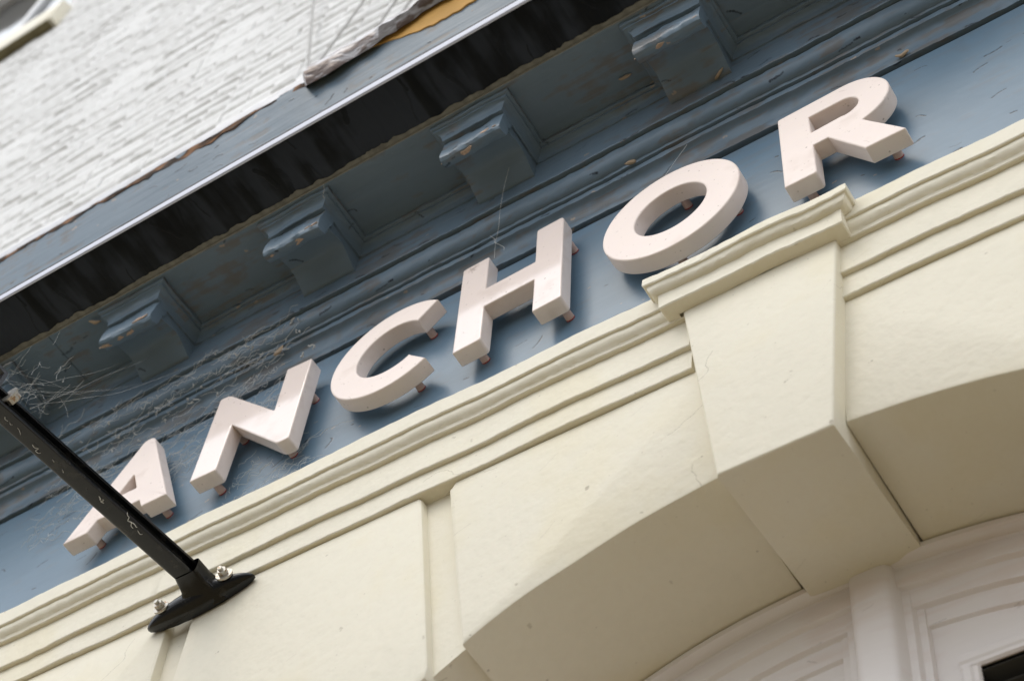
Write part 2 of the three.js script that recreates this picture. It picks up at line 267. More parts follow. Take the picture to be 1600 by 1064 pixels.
// ---------------------------------------------------------------- upper wall of painted brick
const GY = -B / U;                      // ground level in cap heights
const WZ = -0.251;                      // front of the masonry
const CAMC = [4.61865, -9.86457, 4.78079], RX = [0.8387694818, 0.0920285921, -0.5366530487], RD = [-0.4106213037, -0.5403475709, -0.7344485329], RF = [-0.3575694357, 0.8363941899, -0.4154381516];
{
  const wall = thing('brick_wall', 'white painted brick upper wall rising behind the blue cornice', 'wall', [0, 4.2, WZ]);
  const WX1 = -12.75, WX0 = -19.5, WY0 = 21.9, WY1 = 31;   // opening of the upper window
  part('mortar', [box(WX1, 14, 3.9, 36, -6, WZ - 0.02), box(-24, WX0, 3.9, 36, -6, WZ - 0.02), box(WX0, WX1, 3.9, WY0, -6, WZ - 0.02), box(WX0, WX1, WY1, 36, -6, WZ - 0.02)], MAT.mortar, wall);
  const bl = 0.215 / U, bw = 0.1025 / U, bh = 0.066 / U, jt = 0.0115 / U, list = [];
  let row = 0;
  for (let y = 4.0; y < 33; y += bh + jt, row++) {
    let x = -22 - (row % 2) * 0.42, k = row % 2;
    while (x < 12) {
      const w = (k++ % 2) ? bl : bw; let x0 = x, x1 = x + w; x += w + jt * 0.75;
      if (y + bh > WY0 && y < WY1 && x1 > WX0 && x0 < WX1) { if (x0 < WX0) x1 = WX0; else if (x1 > WX1) x0 = WX1; else continue; if (x1 - x0 < 0.1) continue; }
      const c = [(x0 + x1) / 2, y + bh / 2, WZ], d = c.map((v, i) => v - CAMC[i]), z = RF[0] * d[0] + RF[1] * d[1] + RF[2] * d[2], px = (RX[0] * d[0] + RX[1] * d[1] + RX[2] * d[2]) / z, py = (RD[0] * d[0] + RD[1] * d[1] + RD[2] * d[2]) / z;
      const seen = Math.abs(px) < 0.3 && Math.abs(py) < 0.2 && y > 8.2;
      list.push({ x0, x1, y, seen, score: seen ? (x1 - x0) / (z * z) + (w === bl ? 0.0001 : 0) : 0 });
    }
  }
  list.sort((a, b) => b.score - a.score);
  const geoms = new Map();
  const brick = (w, v) => {
    const key = w.toFixed(3) + v; if (geoms.has(key)) return geoms.get(key);
    const j = () => rr(-0.01, 0.01), c = 0.04, H = bh, D = 0.042, X = [[0, 0], [w, 0], [w, H], [0, H]].map(p => [p[0] + j(), p[1] + j() * 0.8]), I = [[c, c], [w - c, c], [w - c, H - c], [c, H - c]].map(p => [p[0] + j(), p[1] + j() * 0.7, D + rr(-0.014, 0.01)]);
    const P = []; const q = (a, b, cc, d) => P.push(...a, ...b, ...cc, ...a, ...cc, ...d);
    q(I[0], I[1], I[2], I[3]);
    for (let i = 0; i < 4; i++) { const n = (i + 1) % 4, a = [...X[i], D - 0.022], b = [...X[n], D - 0.022]; q(a, b, I[n], I[i]); q([...X[i], -0.02], [...X[n], -0.02], b, a); }
    let g = new THREE.BufferGeometry(); g.setAttribute('position', new THREE.Float32BufferAttribute(P, 3)); g = toCreasedNormals(g, 1.0); g = boxUV(g); g.scale(U, U, U); geoms.set(key, g); return g;
  };
  const rest = [];
  list.forEach((b, i) => {
    const v = (Math.floor(b.x0 * 7.3) * 13 + Math.round(b.y * 10) * 7) % 6, g = brick(b.x1 - b.x0, Math.abs(v)), px = b.x0 * U, py = (b.y - 4.2) * U, pz = rr(-0.004, 0.003) - 0.02 * U;
    if (i < 300) { const m = new THREE.Mesh(g, MAT.brick[i % 3]); m.name = 'brick'; m.position.set(px, py, pz); m.castShadow = m.receiveShadow = true; wall.add(m); }
    else { const k = g.clone().translate(px, py, pz); rest.push(k); }
  });
  const m = new THREE.Mesh(mergeGeometries(rest), MAT.brick[1]); m.name = 'brickwork'; m.userData.kind = 'stuff'; m.castShadow = m.receiveShadow = true; wall.add(m);

  // window of the upper storey and its sill
  const sill = thing('window_sill', 'cream stone sill under the upper window of the brick wall', 'sill', [-15, 21.1, WZ]);
  part('sill_slab', sweepX([[-0.6, 21.15], [WZ, 21.12], [-0.04, 21.1], [-0.03, 21.13], [-0.03, 21.95], [-0.06, 22.0], [-0.6, 22.15]], -20, -12.42, 12), MAT.sill, sill, { wob: 0.02 });
  part('shaded_dirty_underside', box(-20, -12.5, 21.06, 21.1, WZ + 0.02, -0.045), MAT.shadeDirt, sill, { wob: 0.01, label: 'brown underside with shade and dirt painted in' });  // dark slab: shade and dirt under the sill painted as brown
  const win = thing('upper_window', 'grey upper window with white frame above the cream sill', 'window', [-16, 21.9, -0.7]);
  part('frame', [box(WX1 - 0.32, WX1, 22.1, WY1, -0.85, -0.62), box(WX0, WX0 + 0.32, 22.1, WY1, -0.85, -0.62), box(WX0, WX1, WY1 - 0.3, WY1, -0.85, -0.622), box(WX0, WX1, 22.1, 22.5, -0.85, -0.618)], MAT.whiteFrame, win);
  part('glazing_bar', box(-16.2, -15.95, 22.5, WY1 - 0.3, -0.84, -0.66), MAT.whiteFrame, win);
  part('pane', box(-15.95, WX1 - 0.32, 22.5, WY1 - 0.3, -0.78, -0.76), MAT.glass, win);
  part('pane', box(WX0 + 0.32, -16.2, 22.5, WY1 - 0.3, -0.78, -0.76), MAT.glass, win);
}

// ---------------------------------------------------------------- cornice with its modillions
const SO = 2.305;                        // underside of the cornice
const crownP = [[0, 2.146], [0.012, 2.148], [0.016, 2.166], [0.02, 2.19], [0.03, 2.213], [0.045, 2.228], [0.06, 2.234], [0.07, 2.236], [0.07, 2.262], [0.088, 2.266], [0.094, 2.274], [0.094, SO + 0.02]];
{
  const cor = thing('cornice', 'slate blue timber cornice with scrolled brackets above the sign board', 'cornice', [-1, 1.34, -0.2]);
  const X0 = -11, X1 = 8, N = 420;
  // bed mouldings, top board edge and crown, each its own length of timber
  const arc = (a, b, k, n = 7) => Array.from({ length: n + 1 }, (_, i) => { const t = i / n * Math.PI / 2; return k > 0 ? [mix(a[0], b[0], Math.sin(t)), mix(a[1], b[1], 1 - Math.cos(t))] : [mix(a[0], b[0], 1 - Math.cos(t)), mix(a[1], b[1], Math.sin(t))]; });
  part('cavetto_moulding', sweepX([[-0.24, 1.352], [-0.19, 1.338], [-0.181, 1.338], [-0.178, 1.36], ...arc([-0.176, 1.372], [-0.098, 1.522], -1), [-0.089, 1.526], [-0.087, 1.532], [-0.087, 1.583], [-0.095, 1.59], [-0.24, 1.59]], X0, X1, N), MAT.cornice, cor, { wob: 0.009, fine: 0.005 });
  part('ovolo_moulding', sweepX([[-0.24, 1.615], [-0.14, 1.613], [-0.13, 1.6], [-0.067, 1.598], [-0.064, 1.61], ...arc([-0.06, 1.622], [0.026, 1.755], 1), [0.026, 1.762], [-0.24, 1.766]], X0, X1, N), MAT.cornice, cor, { wob: 0.009, fine: 0.005 });
  part('bracket_board', sweepX([[-0.24, 1.8], [-0.05, 1.8], [-0.03, 1.782], [0.05, 1.779], [0.058, 1.777], [0.062, 1.783], [0.062, 1.8], [0.058, 1.81], [0.058, 2.2], [-0.24, 2.2]], X0, X1, N), MAT.cornice, cor, { wob: 0.007, fine: 0.004 });
  // lengths of frame moulding between the brackets, and soffit boards
  const px = [-8.13, -6.455, -4.78, -3.105, -1.42, 0.254, 1.932, 3.607, 5.28, 6.955], BW = 0.5, CW = 0.094;
  for (let i = 0; i <= px.length; i++) {
    const a = i ? px[i - 1] + BW / 2 : X0, b = i < px.length ? px[i] - BW / 2 : X1;
    part('frame_moulding', sweepX([...crownP.map(([o, y]) => [0.056 + o, y]), [-0.2, SO + 0.02], [-0.2, 2.146]], a, b, 36), MAT.cornice, cor, { wob: 0.006, fine: 0.005 });
  }
  for (const [a, b] of [[X0, -4.004], [-3.996, 3.1], [3.106, X1]]) part('soffit_board', sweepX([[-0.24, SO], [0.83, SO], [0.84, SO + 0.01], [0.84, SO + 0.06], [-0.24, SO + 0.06]], a, b, 60), MAT.cornice, cor, { wob: 0.008 });
  part('crown_moulding', sweepX([[-0.24, SO + 0.06], [0.842, SO + 0.06], [0.846, SO + 0.07], [0.846, 2.56], [0.88, 2.565], [0.884, 2.6], ...arc([0.886, 2.61], [0.9, 2.75], -1, 5), [0.97, 3.02], [1.028, 3.245], [1.12, 3.6], [1.105, 3.612], [-0.24, 3.93]], X0, X1, N), MAT.cornice, cor, { wob: 0.012 });
  // bracket: moulded cap wrapping three sides, rounded nose, hollowed scroll below
  const capGeo = cx => {
    const v = [], w = 0.256, zf = 0.57, loop = ([o, y]) => [[cx - w - o, y, 0.02], [cx - w - o, y, zf + o], [cx + w + o, y, zf + o], [cx + w + o, y, 0.02]];
    for (let i = 0; i < crownP.length - 1; i++) { const a = loop(crownP[i]), b = loop(crownP[i + 1]); for (let k = 0; k < 3; k++) { const n = 12; for (let s = 0; s < n; s++) { const L = (p, q, t) => p.map((c, j) => mix(c, q[j], t)), t0 = s / n, t1 = (s + 1) / n, A = L(a[k], a[k + 1], t0), Bq = L(a[k], a[k + 1], t1), C = L(b[k], b[k + 1], t1), D = L(b[k], b[k + 1], t0); v.push(...A, ...Bq, ...C, ...A, ...C, ...D); } } }
    const f = loop(crownP[0]); v.push(...f[0], ...f[2], ...f[1], ...f[0], ...f[3], ...f[2]);
    const g = new THREE.BufferGeometry(); g.setAttribute('position', new THREE.Float32BufferAttribute(v, 3)); return g;
  };
  px.forEach((cx, i) => {
    const m = sub('modillion', cor);
    part('cap_moulding', capGeo(cx), MAT.cornice, m, { wob: 0.014, freq: 3, fine: 0.006 });
    part('nose', sweepX([[0.44, 2.2], [0.545, 2.2], [0.548, 2.15], [0.558, 2.09], [0.57, 2.01], [0.575, 1.94], [0.571, 1.905], [0.555, 1.886], [0.53, 1.885], [0.485, 1.903], [0.47, 1.912], [0.464, 1.93], [0.46, 2.05], [0.44, 2.08]], cx - 0.268, cx + 0.268, 24), MAT.cornice, m, { wob: 0.014, freq: 4, fine: 0.008 });
    part('scroll', sweepX([[0.02, 2.2], [0.5, 2.2], [0.5, 2.04], [0.46, 2.03], [0.43, 2.036], [0.38, 2.05], [0.33, 2.064], [0.28, 2.07], [0.24, 2.062], [0.2, 2.045], [0.15, 2.015], [0.11, 1.99], [0.085, 1.973], [0.07, 1.966], [0.02, 1.966]], cx - 0.25, cx + 0.25, 8), MAT.cornice, m, { wob: 0.012, freq: 3 });
    // lost paint showing bare timber along the nose
    const nb = [2, 4, 3, 5, 5, 4, 3, 3, 2, 2][i];
    for (let k = 0; k < nb; k++) {
      const side = [-1, 1, -0.3, 0.6, 0.1][k % 5], w = rr(0.02, 0.06), pts = [], q = 9; for (let s = 0; s < q; s++) { const a = s / q * 6.283; pts.push([Math.cos(a) * w * rr(0.5, 1.4), Math.sin(a) * w * 0.38 * rr(0.5, 1.3)]); }
      const g = slab(pts, -0.004, 0.004, 0.001, [], 2, 1), x = cx + side * 0.22 + rr(-0.03, 0.03);
      if (k % 2 === 0) part('bare_patch', place(g, x, 1.886, 0.525, Math.PI / 2 + 0.3, 0, rr(-0.3, 0.3)), MAT.bare, m);
      else part('bare_patch', place(g, x, 1.93, 0.5755, 0.0, 0, rr(-0.3, 0.3)), MAT.bare, m);
    }
  });
  // decayed top edge, lead sheet dressed over it
  const wav = (x, f, o) => PN.noise(x * f + o, 3.3, o);
  const edge = (name, mat, x0, x1, n, yTop, yBot, z, th) => {
    const v = [], zf = y => 0.97 + (y - 3.02) * 0.2586 + z(), P = (k, t) => { const x = mix(x0, x1, k / n), y = t ? yTop(x) : yBot(x); return [x, y, zf(y)]; };
    for (let k = 0; k < n; k++) { const a = P(k, 0), b = P(k + 1, 0), c = P(k + 1, 1), d = P(k, 1), in_ = p => [p[0], p[1], p[2] - th]; const q = (a, b, c, d) => v.push(...a, ...b, ...c, ...a, ...c, ...d); q(a, b, c, d); q(in_(a), in_(b), b, a); q(d, c, in_(c), in_(d)); q(in_(b), in_(a), in_(d), in_(c)); }
    const g = new THREE.BufferGeometry(); g.setAttribute('position', new THREE.Float32BufferAttribute(v, 3)); return part(name, g, mat, cor, { crease: 1.2 });
  };
  edge('decayed_edge', MAT.rot, X0, X1, 320, () => 3.605, x => 3.545 + 0.05 * wav(x, 1.7, 2) + 0.05 * wav(x, 6.3, 9) + 0.03 * wav(x, 17, 4), () => 0.006, 0.03);
  edge('bare_edge', MAT.ochre, -0.75, 1.6, 60, () => 3.6, x => 3.56 - sm(-0.75, 0.1, x) * (0.2 + 0.05 * wav(x, 3, 1) + 0.03 * wav(x, 11, 2)), () => 0.012, 0.03);
  const lead = (x, t, roll) => {         // section of the lead across the edge, t 0..4 from the drip to the back
    const end = roll ? sm(-1.26, -1.2, x) : 0, bul = roll ? end * (0.085 + 0.04 * wav(x, 2.3, 5) + 0.02 * wav(x, 7, 6)) : 0.008 * wav(x, 3, 2);
    const drop = roll ? 3.42 + 0.12 * sm(-1.1, 0.2, x) + 0.04 * wav(x, 1.9, 4) + 0.035 * wav(x, 6, 11) + (1 - end) * 0.12   : 3.595 + 0.025 * wav(x, 2.6, 8) + 0.018 * wav(x, 9, 3);
    const top = (roll ? 3.76 : 3.71) + 0.022 * wav(x, 4, 17) + 0.015 * wav(x, 11, 7);
    return [[drop, (roll ? 1.09 : 1.126) + bul * 0.6], [mix(drop, top, 0.3), 1.134 + bul], [mix(drop, top, 0.62), 1.14 + bul * 0.75 + 0.012 * wav(x, 8, 21)], [mix(drop, top, 0.85), 1.142 + bul * 0.6], [top, 1.117 + bul * 0.2], [4.06, -0.2]][t];
  };
  for (const [nm, x0, x1, n, mat, roll] of [['lead_flashing', X0, -1.2, 240, MAT.leadPale, false], ['lead_roll', -1.26, X1, 260, MAT.lead, true]]) {
    const v = []; for (let k = 0; k < n; k++) for (let q = 0; q < 5; q++) { const xa = mix(x0, x1, k / n), xb = mix(x0, x1, (k + 1) / n), P = (x, t) => { const e = lead(x, t, roll); return [x, e[0], e[1]]; }, a = P(xa, q), b = P(xb, q), c = P(xb, q + 1), d = P(xa, q + 1); v.push(...a, ...b, ...c, ...a, ...c, ...d); }
    if (roll) { const e = [0, 1, 2, 3, 4].map(t => lead(-1.26, t, true)); for (let q = 0; q < 4; q++) v.push(-1.26, e[q][0], e[q][1], -1.26, e[q + 1][0], e[q + 1][1], -1.255, 3.55, 1.09); }
    const g = new THREE.BufferGeometry(); g.setAttribute('position', new THREE.Float32BufferAttribute(v, 3));
    part(nm, g, mat, cor, { crease: 0.9 });
  }
}

// ---------------------------------------------------------------- sign board
{
  const b = thing('sign_board', 'flat blue painted board carrying the raised letters', 'board', [-1, -0.45, -0.207]);
  part('panel', sweepX([[-0.3, -0.6], [-0.207, -0.6], [-0.207, 1.302], [-0.3, 1.302]], -11, 8, 90), MAT.board, b, { wob: 0.006, freq: 1.1 });
}

// ---------------------------------------------------------------- cream stone surround: architrave, arch blocks, keystone
const AC = [2.26, -6.26], AR = 4.0, arcY = x => AC[1] + Math.sqrt(Math.max(0, AR * AR - (x - AC[0]) ** 2));
{
  const st = thing('stone_surround', 'cream painted stone arch and stepped moulding below the letters', 'arch', [2.26, GY, WZ]);
  const arch = [[-0.3, -0.4], [-0.088, -0.4], [-0.08, -0.408], [-0.08, -0.56], [-0.086, -0.567], [-0.1, -0.567], [-0.102, -0.572], [-0.1, -0.585], [-0.106, -0.612], [-0.122, -0.634], [-0.14, -0.646], [-0.147, -0.66], [-0.147, -0.672], [-0.153, -0.678], [-0.183, -0.678], [-0.183, -0.945], [-0.188, -0.952], [-0.218, -0.952], [-0.218, -1.148], [-0.223, -1.155], [-0.34, -1.155]];
  part('architrave', sweepX(arch, -11, 1.72, 420), MAT.cream, st, { wob: 0.012, fine: 0.0028, crease: 0.5 });
  part('architrave', sweepX(arch, 2.70, 8, 170), MAT.cream, st, { wob: 0.012, fine: 0.0028, crease: 0.5 });
  const curve = (a, b, r = 0) => Array.from({ length: 25 }, (_, i) => { const x = mix(a, b, i / 24); return [x, arcY(x) + r]; });
  const mir = p => p.map(([x, y]) => [4.52 - x, y]).reverse();
  const T = -1.15, ZB = -1.2;
  const L2 = [[0.005, T - 0.045], [0.02, T], [1.9, T], [1.9, arcY(1.9)], ...curve(1.86, 0.3), [0.285, -2.7], [0.175, -2.19], [0.07, -1.67], [-0.013, -1.22]];
  const L1 = [[-2.02, T], [-0.25, T], [-0.226, T - 0.03], [0.083, -2.83], ...curve(0.075, -1.7), [-1.7, GY], [-2.0, GY], [-1.985, -2.6], [-2.005, -1.93], [-2.045, -1.25]];
  const L0 = [[-11, T], [-2.30, T], [-2.27, T - 0.03], [-2.217, -1.83], [-2.2, -2.6], [-2.2, GY], [-11, GY]];
  for (const p of [L2, L1, L0]) { part('voussoir', slab(p, ZB, WZ, 0.02, [], 4), MAT.cream, st, { wob: 0.01 }); part('voussoir', slab(mir(p), ZB, WZ, 0.02, [], 4), MAT.cream, st, { wob: 0.01 }); }
  // recessed body seen in the joints between the blocks
  const body = [[-11, -1.05], [2.26, -1.05], [2.26, arcY(2.26) + 0.05], ...curve(2.2, -1.65, 0.05), [-1.65, GY], [-11, GY]];
  part('joint_bed', slab(body, ZB + 0.02, WZ - 0.065, 0, [], 4), MAT.cream, st); part('joint_bed', slab(mir(body), ZB + 0.02, WZ - 0.065, 0, [], 4), MAT.cream, st);
  // keystone
  const KC = 2.235, k = sub('keystone', st);
  const kb = -2.445, ks = [[KC - 0.55, -0.5], [KC + 0.515, -0.5], [KC + 0.368, kb], [KC - 0.3, kb - 0.012]];
  const kg = strip(slab(ks, ZB, -0.12, 0.018, [], 4, 3)), kp = kg.attributes.position; for (let i = 0; i < kp.count; i++) if (kp.getY(i) < -2) kp.setY(i, kp.getY(i) + 0.13 * (-0.12 - kp.getZ(i)) / 1.05);
  part('block', kg, MAT.cream, k, { wob: 0.012 });
  // its moulded cap, returned on both sides
  const cp = [[0.0, -0.674], [0.082, -0.668], [0.09, -0.66], [0.091, -0.55], [0.094, -0.537], [0.108, -0.533], [0.12, -0.528], [0.133, -0.518], [0.142, -0.5], [0.146, -0.482], [0.15, -0.474], [0.162, -0.472], [0.168, -0.464], [0.168, -0.395], [0.162, -0.385], [0, -0.38]];
  const v = [], loop = ([o, y]) => [[KC - 0.55 - o, y, -0.3], [KC - 0.55 - o, y, -0.12 + o], [KC + 0.5 + o, y, -0.12 + o], [KC + 0.5 + o, y, -0.3]];
  for (let i = 0; i < cp.length - 1; i++) { const a = loop(cp[i]), b = loop(cp[i + 1]); for (let e = 0; e < 3; e++) { const n = e === 1 ? 40 : 10; for (let s = 0; s < n; s++) { const Lp = (p, q, t) => p.map((c, j) => mix(c, q[j], t)), A = Lp(a[e], a[e + 1], s / n), Bq = Lp(a[e], a[e + 1], (s + 1) / n), C = Lp(b[e], b[e + 1], (s + 1) / n), D = Lp(b[e], b[e + 1], s / n); v.push(...A, ...Bq, ...C, ...A, ...C, ...D); } } }
  const g = new THREE.BufferGeometry(); g.setAttribute('position', new THREE.Float32BufferAttribute(v, 3));
  part('cap_moulding', g, MAT.cream, k, { wob: 0.016, freq: 2.4, fine: 0.004, crease: 0.5 });
  // the masonry behind
  part('backing', [box(-11, 14, -1.05, 4.2, -6, -0.32), box(-11, -1.68, GY, -1.05, -6, -1.22), box(6.2, 14, GY, -1.05, -6, -1.22), box(-1.68, 6.2, GY, -1.05, -6, -2.2)], MAT.core, st);
}

// ---------------------------------------------------------------- arched window below
{
  const w = thing('arched_window', 'off white painted timber window frame under the cream arch', 'window', [2.26, GY + 2, -1.3]);
  const ring = (pr, a0, a1, n) => { const v = [], P = (p, k) => { const a = mix(a0, a1, k / n); return [AC[0] + Math.sin(a) * p[0], AC[1] + Math.cos(a) * p[0], p[1]]; }; for (let k = 0; k < n; k++) for (let i = 0; i < pr.length - 1; i++) { const a = P(pr[i], k), b = P(pr[i], k + 1), c = P(pr[i + 1], k + 1), d = P(pr[i + 1], k); v.push(...a, ...d, ...c, ...a, ...c, ...b); } const g = new THREE.BufferGeometry(); g.setAttribute('position', new THREE.Float32BufferAttribute(v, 3)); return g; };
  const head = [[4.05, -1.3], [3.995, -1.15], [3.985, -1.14], [3.955, -1.145], [3.95, -1.155], [3.948, -1.225], [3.93, -1.23], [3.9, -1.222], [3.83, -1.222], [3.80, -1.226], [3.79, -1.26], [3.77, -1.265], [3.69, -1.268], [3.665, -1.272], [3.655, -1.305], [3.635, -1.31], [3.53, -1.312], [3.52, -1.336], [3.46, -1.342]];
  part('head', ring(head, -1.15, 1.15, 60), MAT.joinery, w, { wob: 0.006, crease: 0.5 });
  const under = (a, b) => Array.from({ length: 17 }, (_, i) => { const x = mix(a, b, i / 16); return [x, AC[1] + Math.sqrt(Math.max(0.01, 3.62 ** 2 - (x - AC[0]) ** 2))]; });
  part('panel', slab([[-1.3, GY + 2], [2.755, GY + 2], ...under(2.755, -1.3)], -1.42, -1.34, 0), MAT.joinery, w);
  part('panel', slab([[2.755, -3.135], [4.0, -3.135], ...under(4.0, 2.755)], -1.42, -1.34, 0), MAT.joinery, w);
  part('panel', slab([[5.2, GY + 2], [5.8, GY + 2], ...under(5.8, 5.2)], -1.42, -1.34, 0), MAT.joinery, w);
  const mp = [[-0.36, -1.35], [-0.25, -1.345], [-0.24, -1.3], [-0.2, -1.295], [-0.185, -1.26], [-0.145, -1.252], [-0.13, -1.215], [-0.118, -1.185], [-0.1, -1.168], [-0.07, -1.16], [0.07, -1.16], [0.1, -1.168], [0.118, -1.185], [0.13, -1.215], [0.145, -1.252], [0.185, -1.26], [0.2, -1.295], [0.24, -1.3], [0.25, -1.345], [0.36, -1.35]];
  const mv = []; for (let i = 0; i < mp.length - 1; i++) { const topY = z => -2.29; const [a, za] = mp[i], [b, zb] = mp[i + 1], A = [2.28 + a, GY + 2, za], Bq = [2.28 + b, GY + 2, zb], C = [2.28 + b, topY(zb), zb], D = [2.28 + a, topY(za), za]; for (let s = 0; s < 12; s++) { const L = (p, q, t) => p.map((c, j) => mix(c, q[j], t)), t0 = s / 12, t1 = (s + 1) / 12; mv.push(...L(A, D, t0), ...L(Bq, C, t0), ...L(Bq, C, t1), ...L(A, D, t0), ...L(Bq, C, t1), ...L(A, D, t1)); } }
  const mg = new THREE.BufferGeometry(); mg.setAttribute('position', new THREE.Float32BufferAttribute(mv, 3));
  part('mullion', mg, MAT.joinery, w, { wob: 0.006, crease: 0.5 });
  // moulding round the right-hand light, with dark louvre blades in it
  const O = [2.755, 5.2, -3.135];
  const lm = [[-1.35, 0.1], [-1.315, 0.098], [-1.306, 0.085], [-1.306, 0.05], [-1.316, 0.035], [-1.316, 0.012], [-1.33, 0], [-1.4, 0], [-1.4, 0.1]];
  part('light_moulding', sweepX(lm.map(([z, y]) => [z, O[2] + y]), O[0] - 0.1, O[1] + 0.1, 4), MAT.joinery, w, { crease: 0.5 });
  part('light_moulding', sweepX(lm.map(([z, y]) => [z, y]), -6.6, O[2] - 0.001, 4).rotateZ(Math.PI / 2).translate(O[0], 0, 0), MAT.joinery, w, { crease: 0.5 });
  for (let i = 0; i < 12; i++) part('louvre_blade', place(box(O[0], O[1], -0.012, 0.012, -0.07, 0.07), 0, O[2] - 0.06 - i * 0.13, -1.40, -0.5), MAT.dark, w);
  part('blind', box(O[0] - 0.02, O[1], -6.5, O[2], -1.6, -1.56), MAT.dark, w);
}

// ---------------------------------------------------------------- the letters
const TH = 0.127;
function letter(ch, desc, geo, studs, mat, centre) {
  const t = thing('sign_letter', `${desc} on the blue sign board`, 'letter', [centre[0], centre[1], -TH], 'raised letters of the sign');
  part('letter_body', geo, mat, t, { crease: 0.2 });
  for (const [x, y] of studs) {
    part('stand_off', place(new THREE.CylinderGeometry(0.03, 0.032, 0.082, 14), x, y, -TH - 0.038, Math.PI / 2), MAT.stud, t);
    part('red_washer', place(new THREE.CylinderGeometry(0.032, 0.034, 0.008, 12), x, y, -TH - 0.0755, Math.PI / 2), MAT.red, t);
  }
}
const LB = 0.011, hole = p => p;
{
  const ext = (s, holes = []) => slab(s, -TH, 0, LB, holes, 20, 3);
  // A
  letter('A', 'pale pink white letter A partly behind the black arm', ext(rounded([[-3.5, 0, 0.012], [-3.262, 0, 0.012], [-3.205, 0.115, 0.004], [-2.79, 0.105, 0.004], [-2.738, 0, 0.012], [-2.495, -0.003, 0.012], [-2.945, 1.0, 0.035], [-3.04, 1.005, 0.035]], 0.01), [rounded([[-3.1, 0.322, 0.012], [-2.996, 0.548, 0.02], [-2.892, 0.318, 0.012]], 0.012)]), [[-3.31, 0.1], [-2.65, 0.07], [-2.99, 0.85]], MAT.letter, [-3, 0]);
  // N
  letter('N', 'pale pink white letter N tilted between A and C', ext(rounded([[-2.285, 0, 0.012], [-2.04, -0.008, 0.03], [-2.05, 0.555, 0.006], [-1.475, -0.06, 0.045], [-1.372, -0.062, 0.03], [-1.405, 0.972, 0.02], [-1.645, 0.992, 0.02], [-1.63, 0.452, 0.004], [-2.205, 1.045, 0.05], [-2.305, 1.062, 0.04]], 0.01)), [[-2.14, 0.03], [-2.09, 0.61], [-1.455, 0.70], [-1.5, 0.06]], MAT.letterGloss, [-1.84, 0]);
  // C
  const cS = new THREE.Shape(), a0 = 0.845; cS.absarc(-0.6, 0.497, 0.52, a0, Math.PI * 2 - a0 + 0.03, false); cS.lineTo(-0.6 + 0.3 * Math.cos(a0), 0.497 - 0.3 * Math.sin(a0)); cS.absarc(-0.6, 0.497, 0.295, Math.PI * 2 - a0 + 0.02, a0, true); cS.closePath();
  letter('C', 'pale pink white round letter C between N and H', slab(cS, -TH, 0, LB, [], 40, 3), [[-0.41, 0.79], [-0.41, 0.12], [-1.0, 0.5]], MAT.letter, [-0.6, 0]);
  // H, a little taller and turned
  const hx = (x, y) => [x * Math.cos(0.0596) - y * Math.sin(0.0596), -0.0227 + x * Math.sin(0.0596) + y * Math.cos(0.0596)], H = (x, y, r) => [...hx(x, y), r];
  const s = 0.2246, W = 0.855, HH = 1.155;
  letter('H', 'pale pink white letter H with a grimy top left corner', ext(rounded([H(0, 0, 0.012), H(s, 0, 0.035), H(s, 0.435, 0.004), H(W - s, 0.435, 0.004), H(W - s, 0, 0.012), H(W, 0, 0.035), H(W, HH, 0.035), H(W - s, HH, 0.03), H(W - s, 0.69, 0.004), H(s, 0.69, 0.004), H(s, HH, 0.012), H(0, HH, 0.03)], 0.01)), [[0.13, 0.07], [0.80, 0.085], [0.765, 1.0], [0.06, 1.0]], MAT.letterH, [0.42, -0.02]);
  // O
  const oS = new THREE.Shape(); oS.absarc(1.666, 0.49, 0.519, 0, Math.PI * 2); const oH = new THREE.Path(); oH.absarc(1.666, 0.49, 0.273, 0, Math.PI * 2, true);
  letter('O', 'pale pink white ring letter O just left of the keystone', slab(oS, -TH, 0, LB, [oH], 48, 3), [[1.69, 0.82], [2.07, 0.39], [1.66, 0.10]], MAT.letter, [1.666, -0.03]);
  // R
  const R = new THREE.Shape(); R.moveTo(2.492, 0.012); R.lineTo(2.478, 0.945); R.quadraticCurveTo(2.478, 0.965, 2.5, 0.967); R.lineTo(2.955, 0.99); R.absarc(2.957, 0.683, 0.307, Math.PI / 2, -1.02, true); R.lineTo(3.06, 0.39); R.lineTo(3.31, 0.015); R.quadraticCurveTo(3.312, 0, 3.295, 0); R.lineTo(3.045, 0); R.lineTo(2.815, 0.378); R.lineTo(2.712, 0.372); R.lineTo(2.716, 0.035); R.quadraticCurveTo(2.716, 0.005, 2.69, 0.003); R.lineTo(2.505, 0); R.quadraticCurveTo(2.492, 0, 2.492, 0.012);
  const rH = new THREE.Path(); rH.moveTo(2.708, 0.558); rH.lineTo(2.94, 0.572); rH.absarc(2.935, 0.682, 0.112, -Math.PI / 2, Math.PI / 2, false); rH.lineTo(2.702, 0.786); rH.closePath();
  letter('R', 'pale pink white letter R standing just over the keystone cap', slab(R, -TH, 0, LB, [rH], 24, 3), [[2.6, 0.1], [3.18, 0.1], [3.0, 0.88], [2.58, 0.85]], MAT.letter, [2.9, 0]);
}

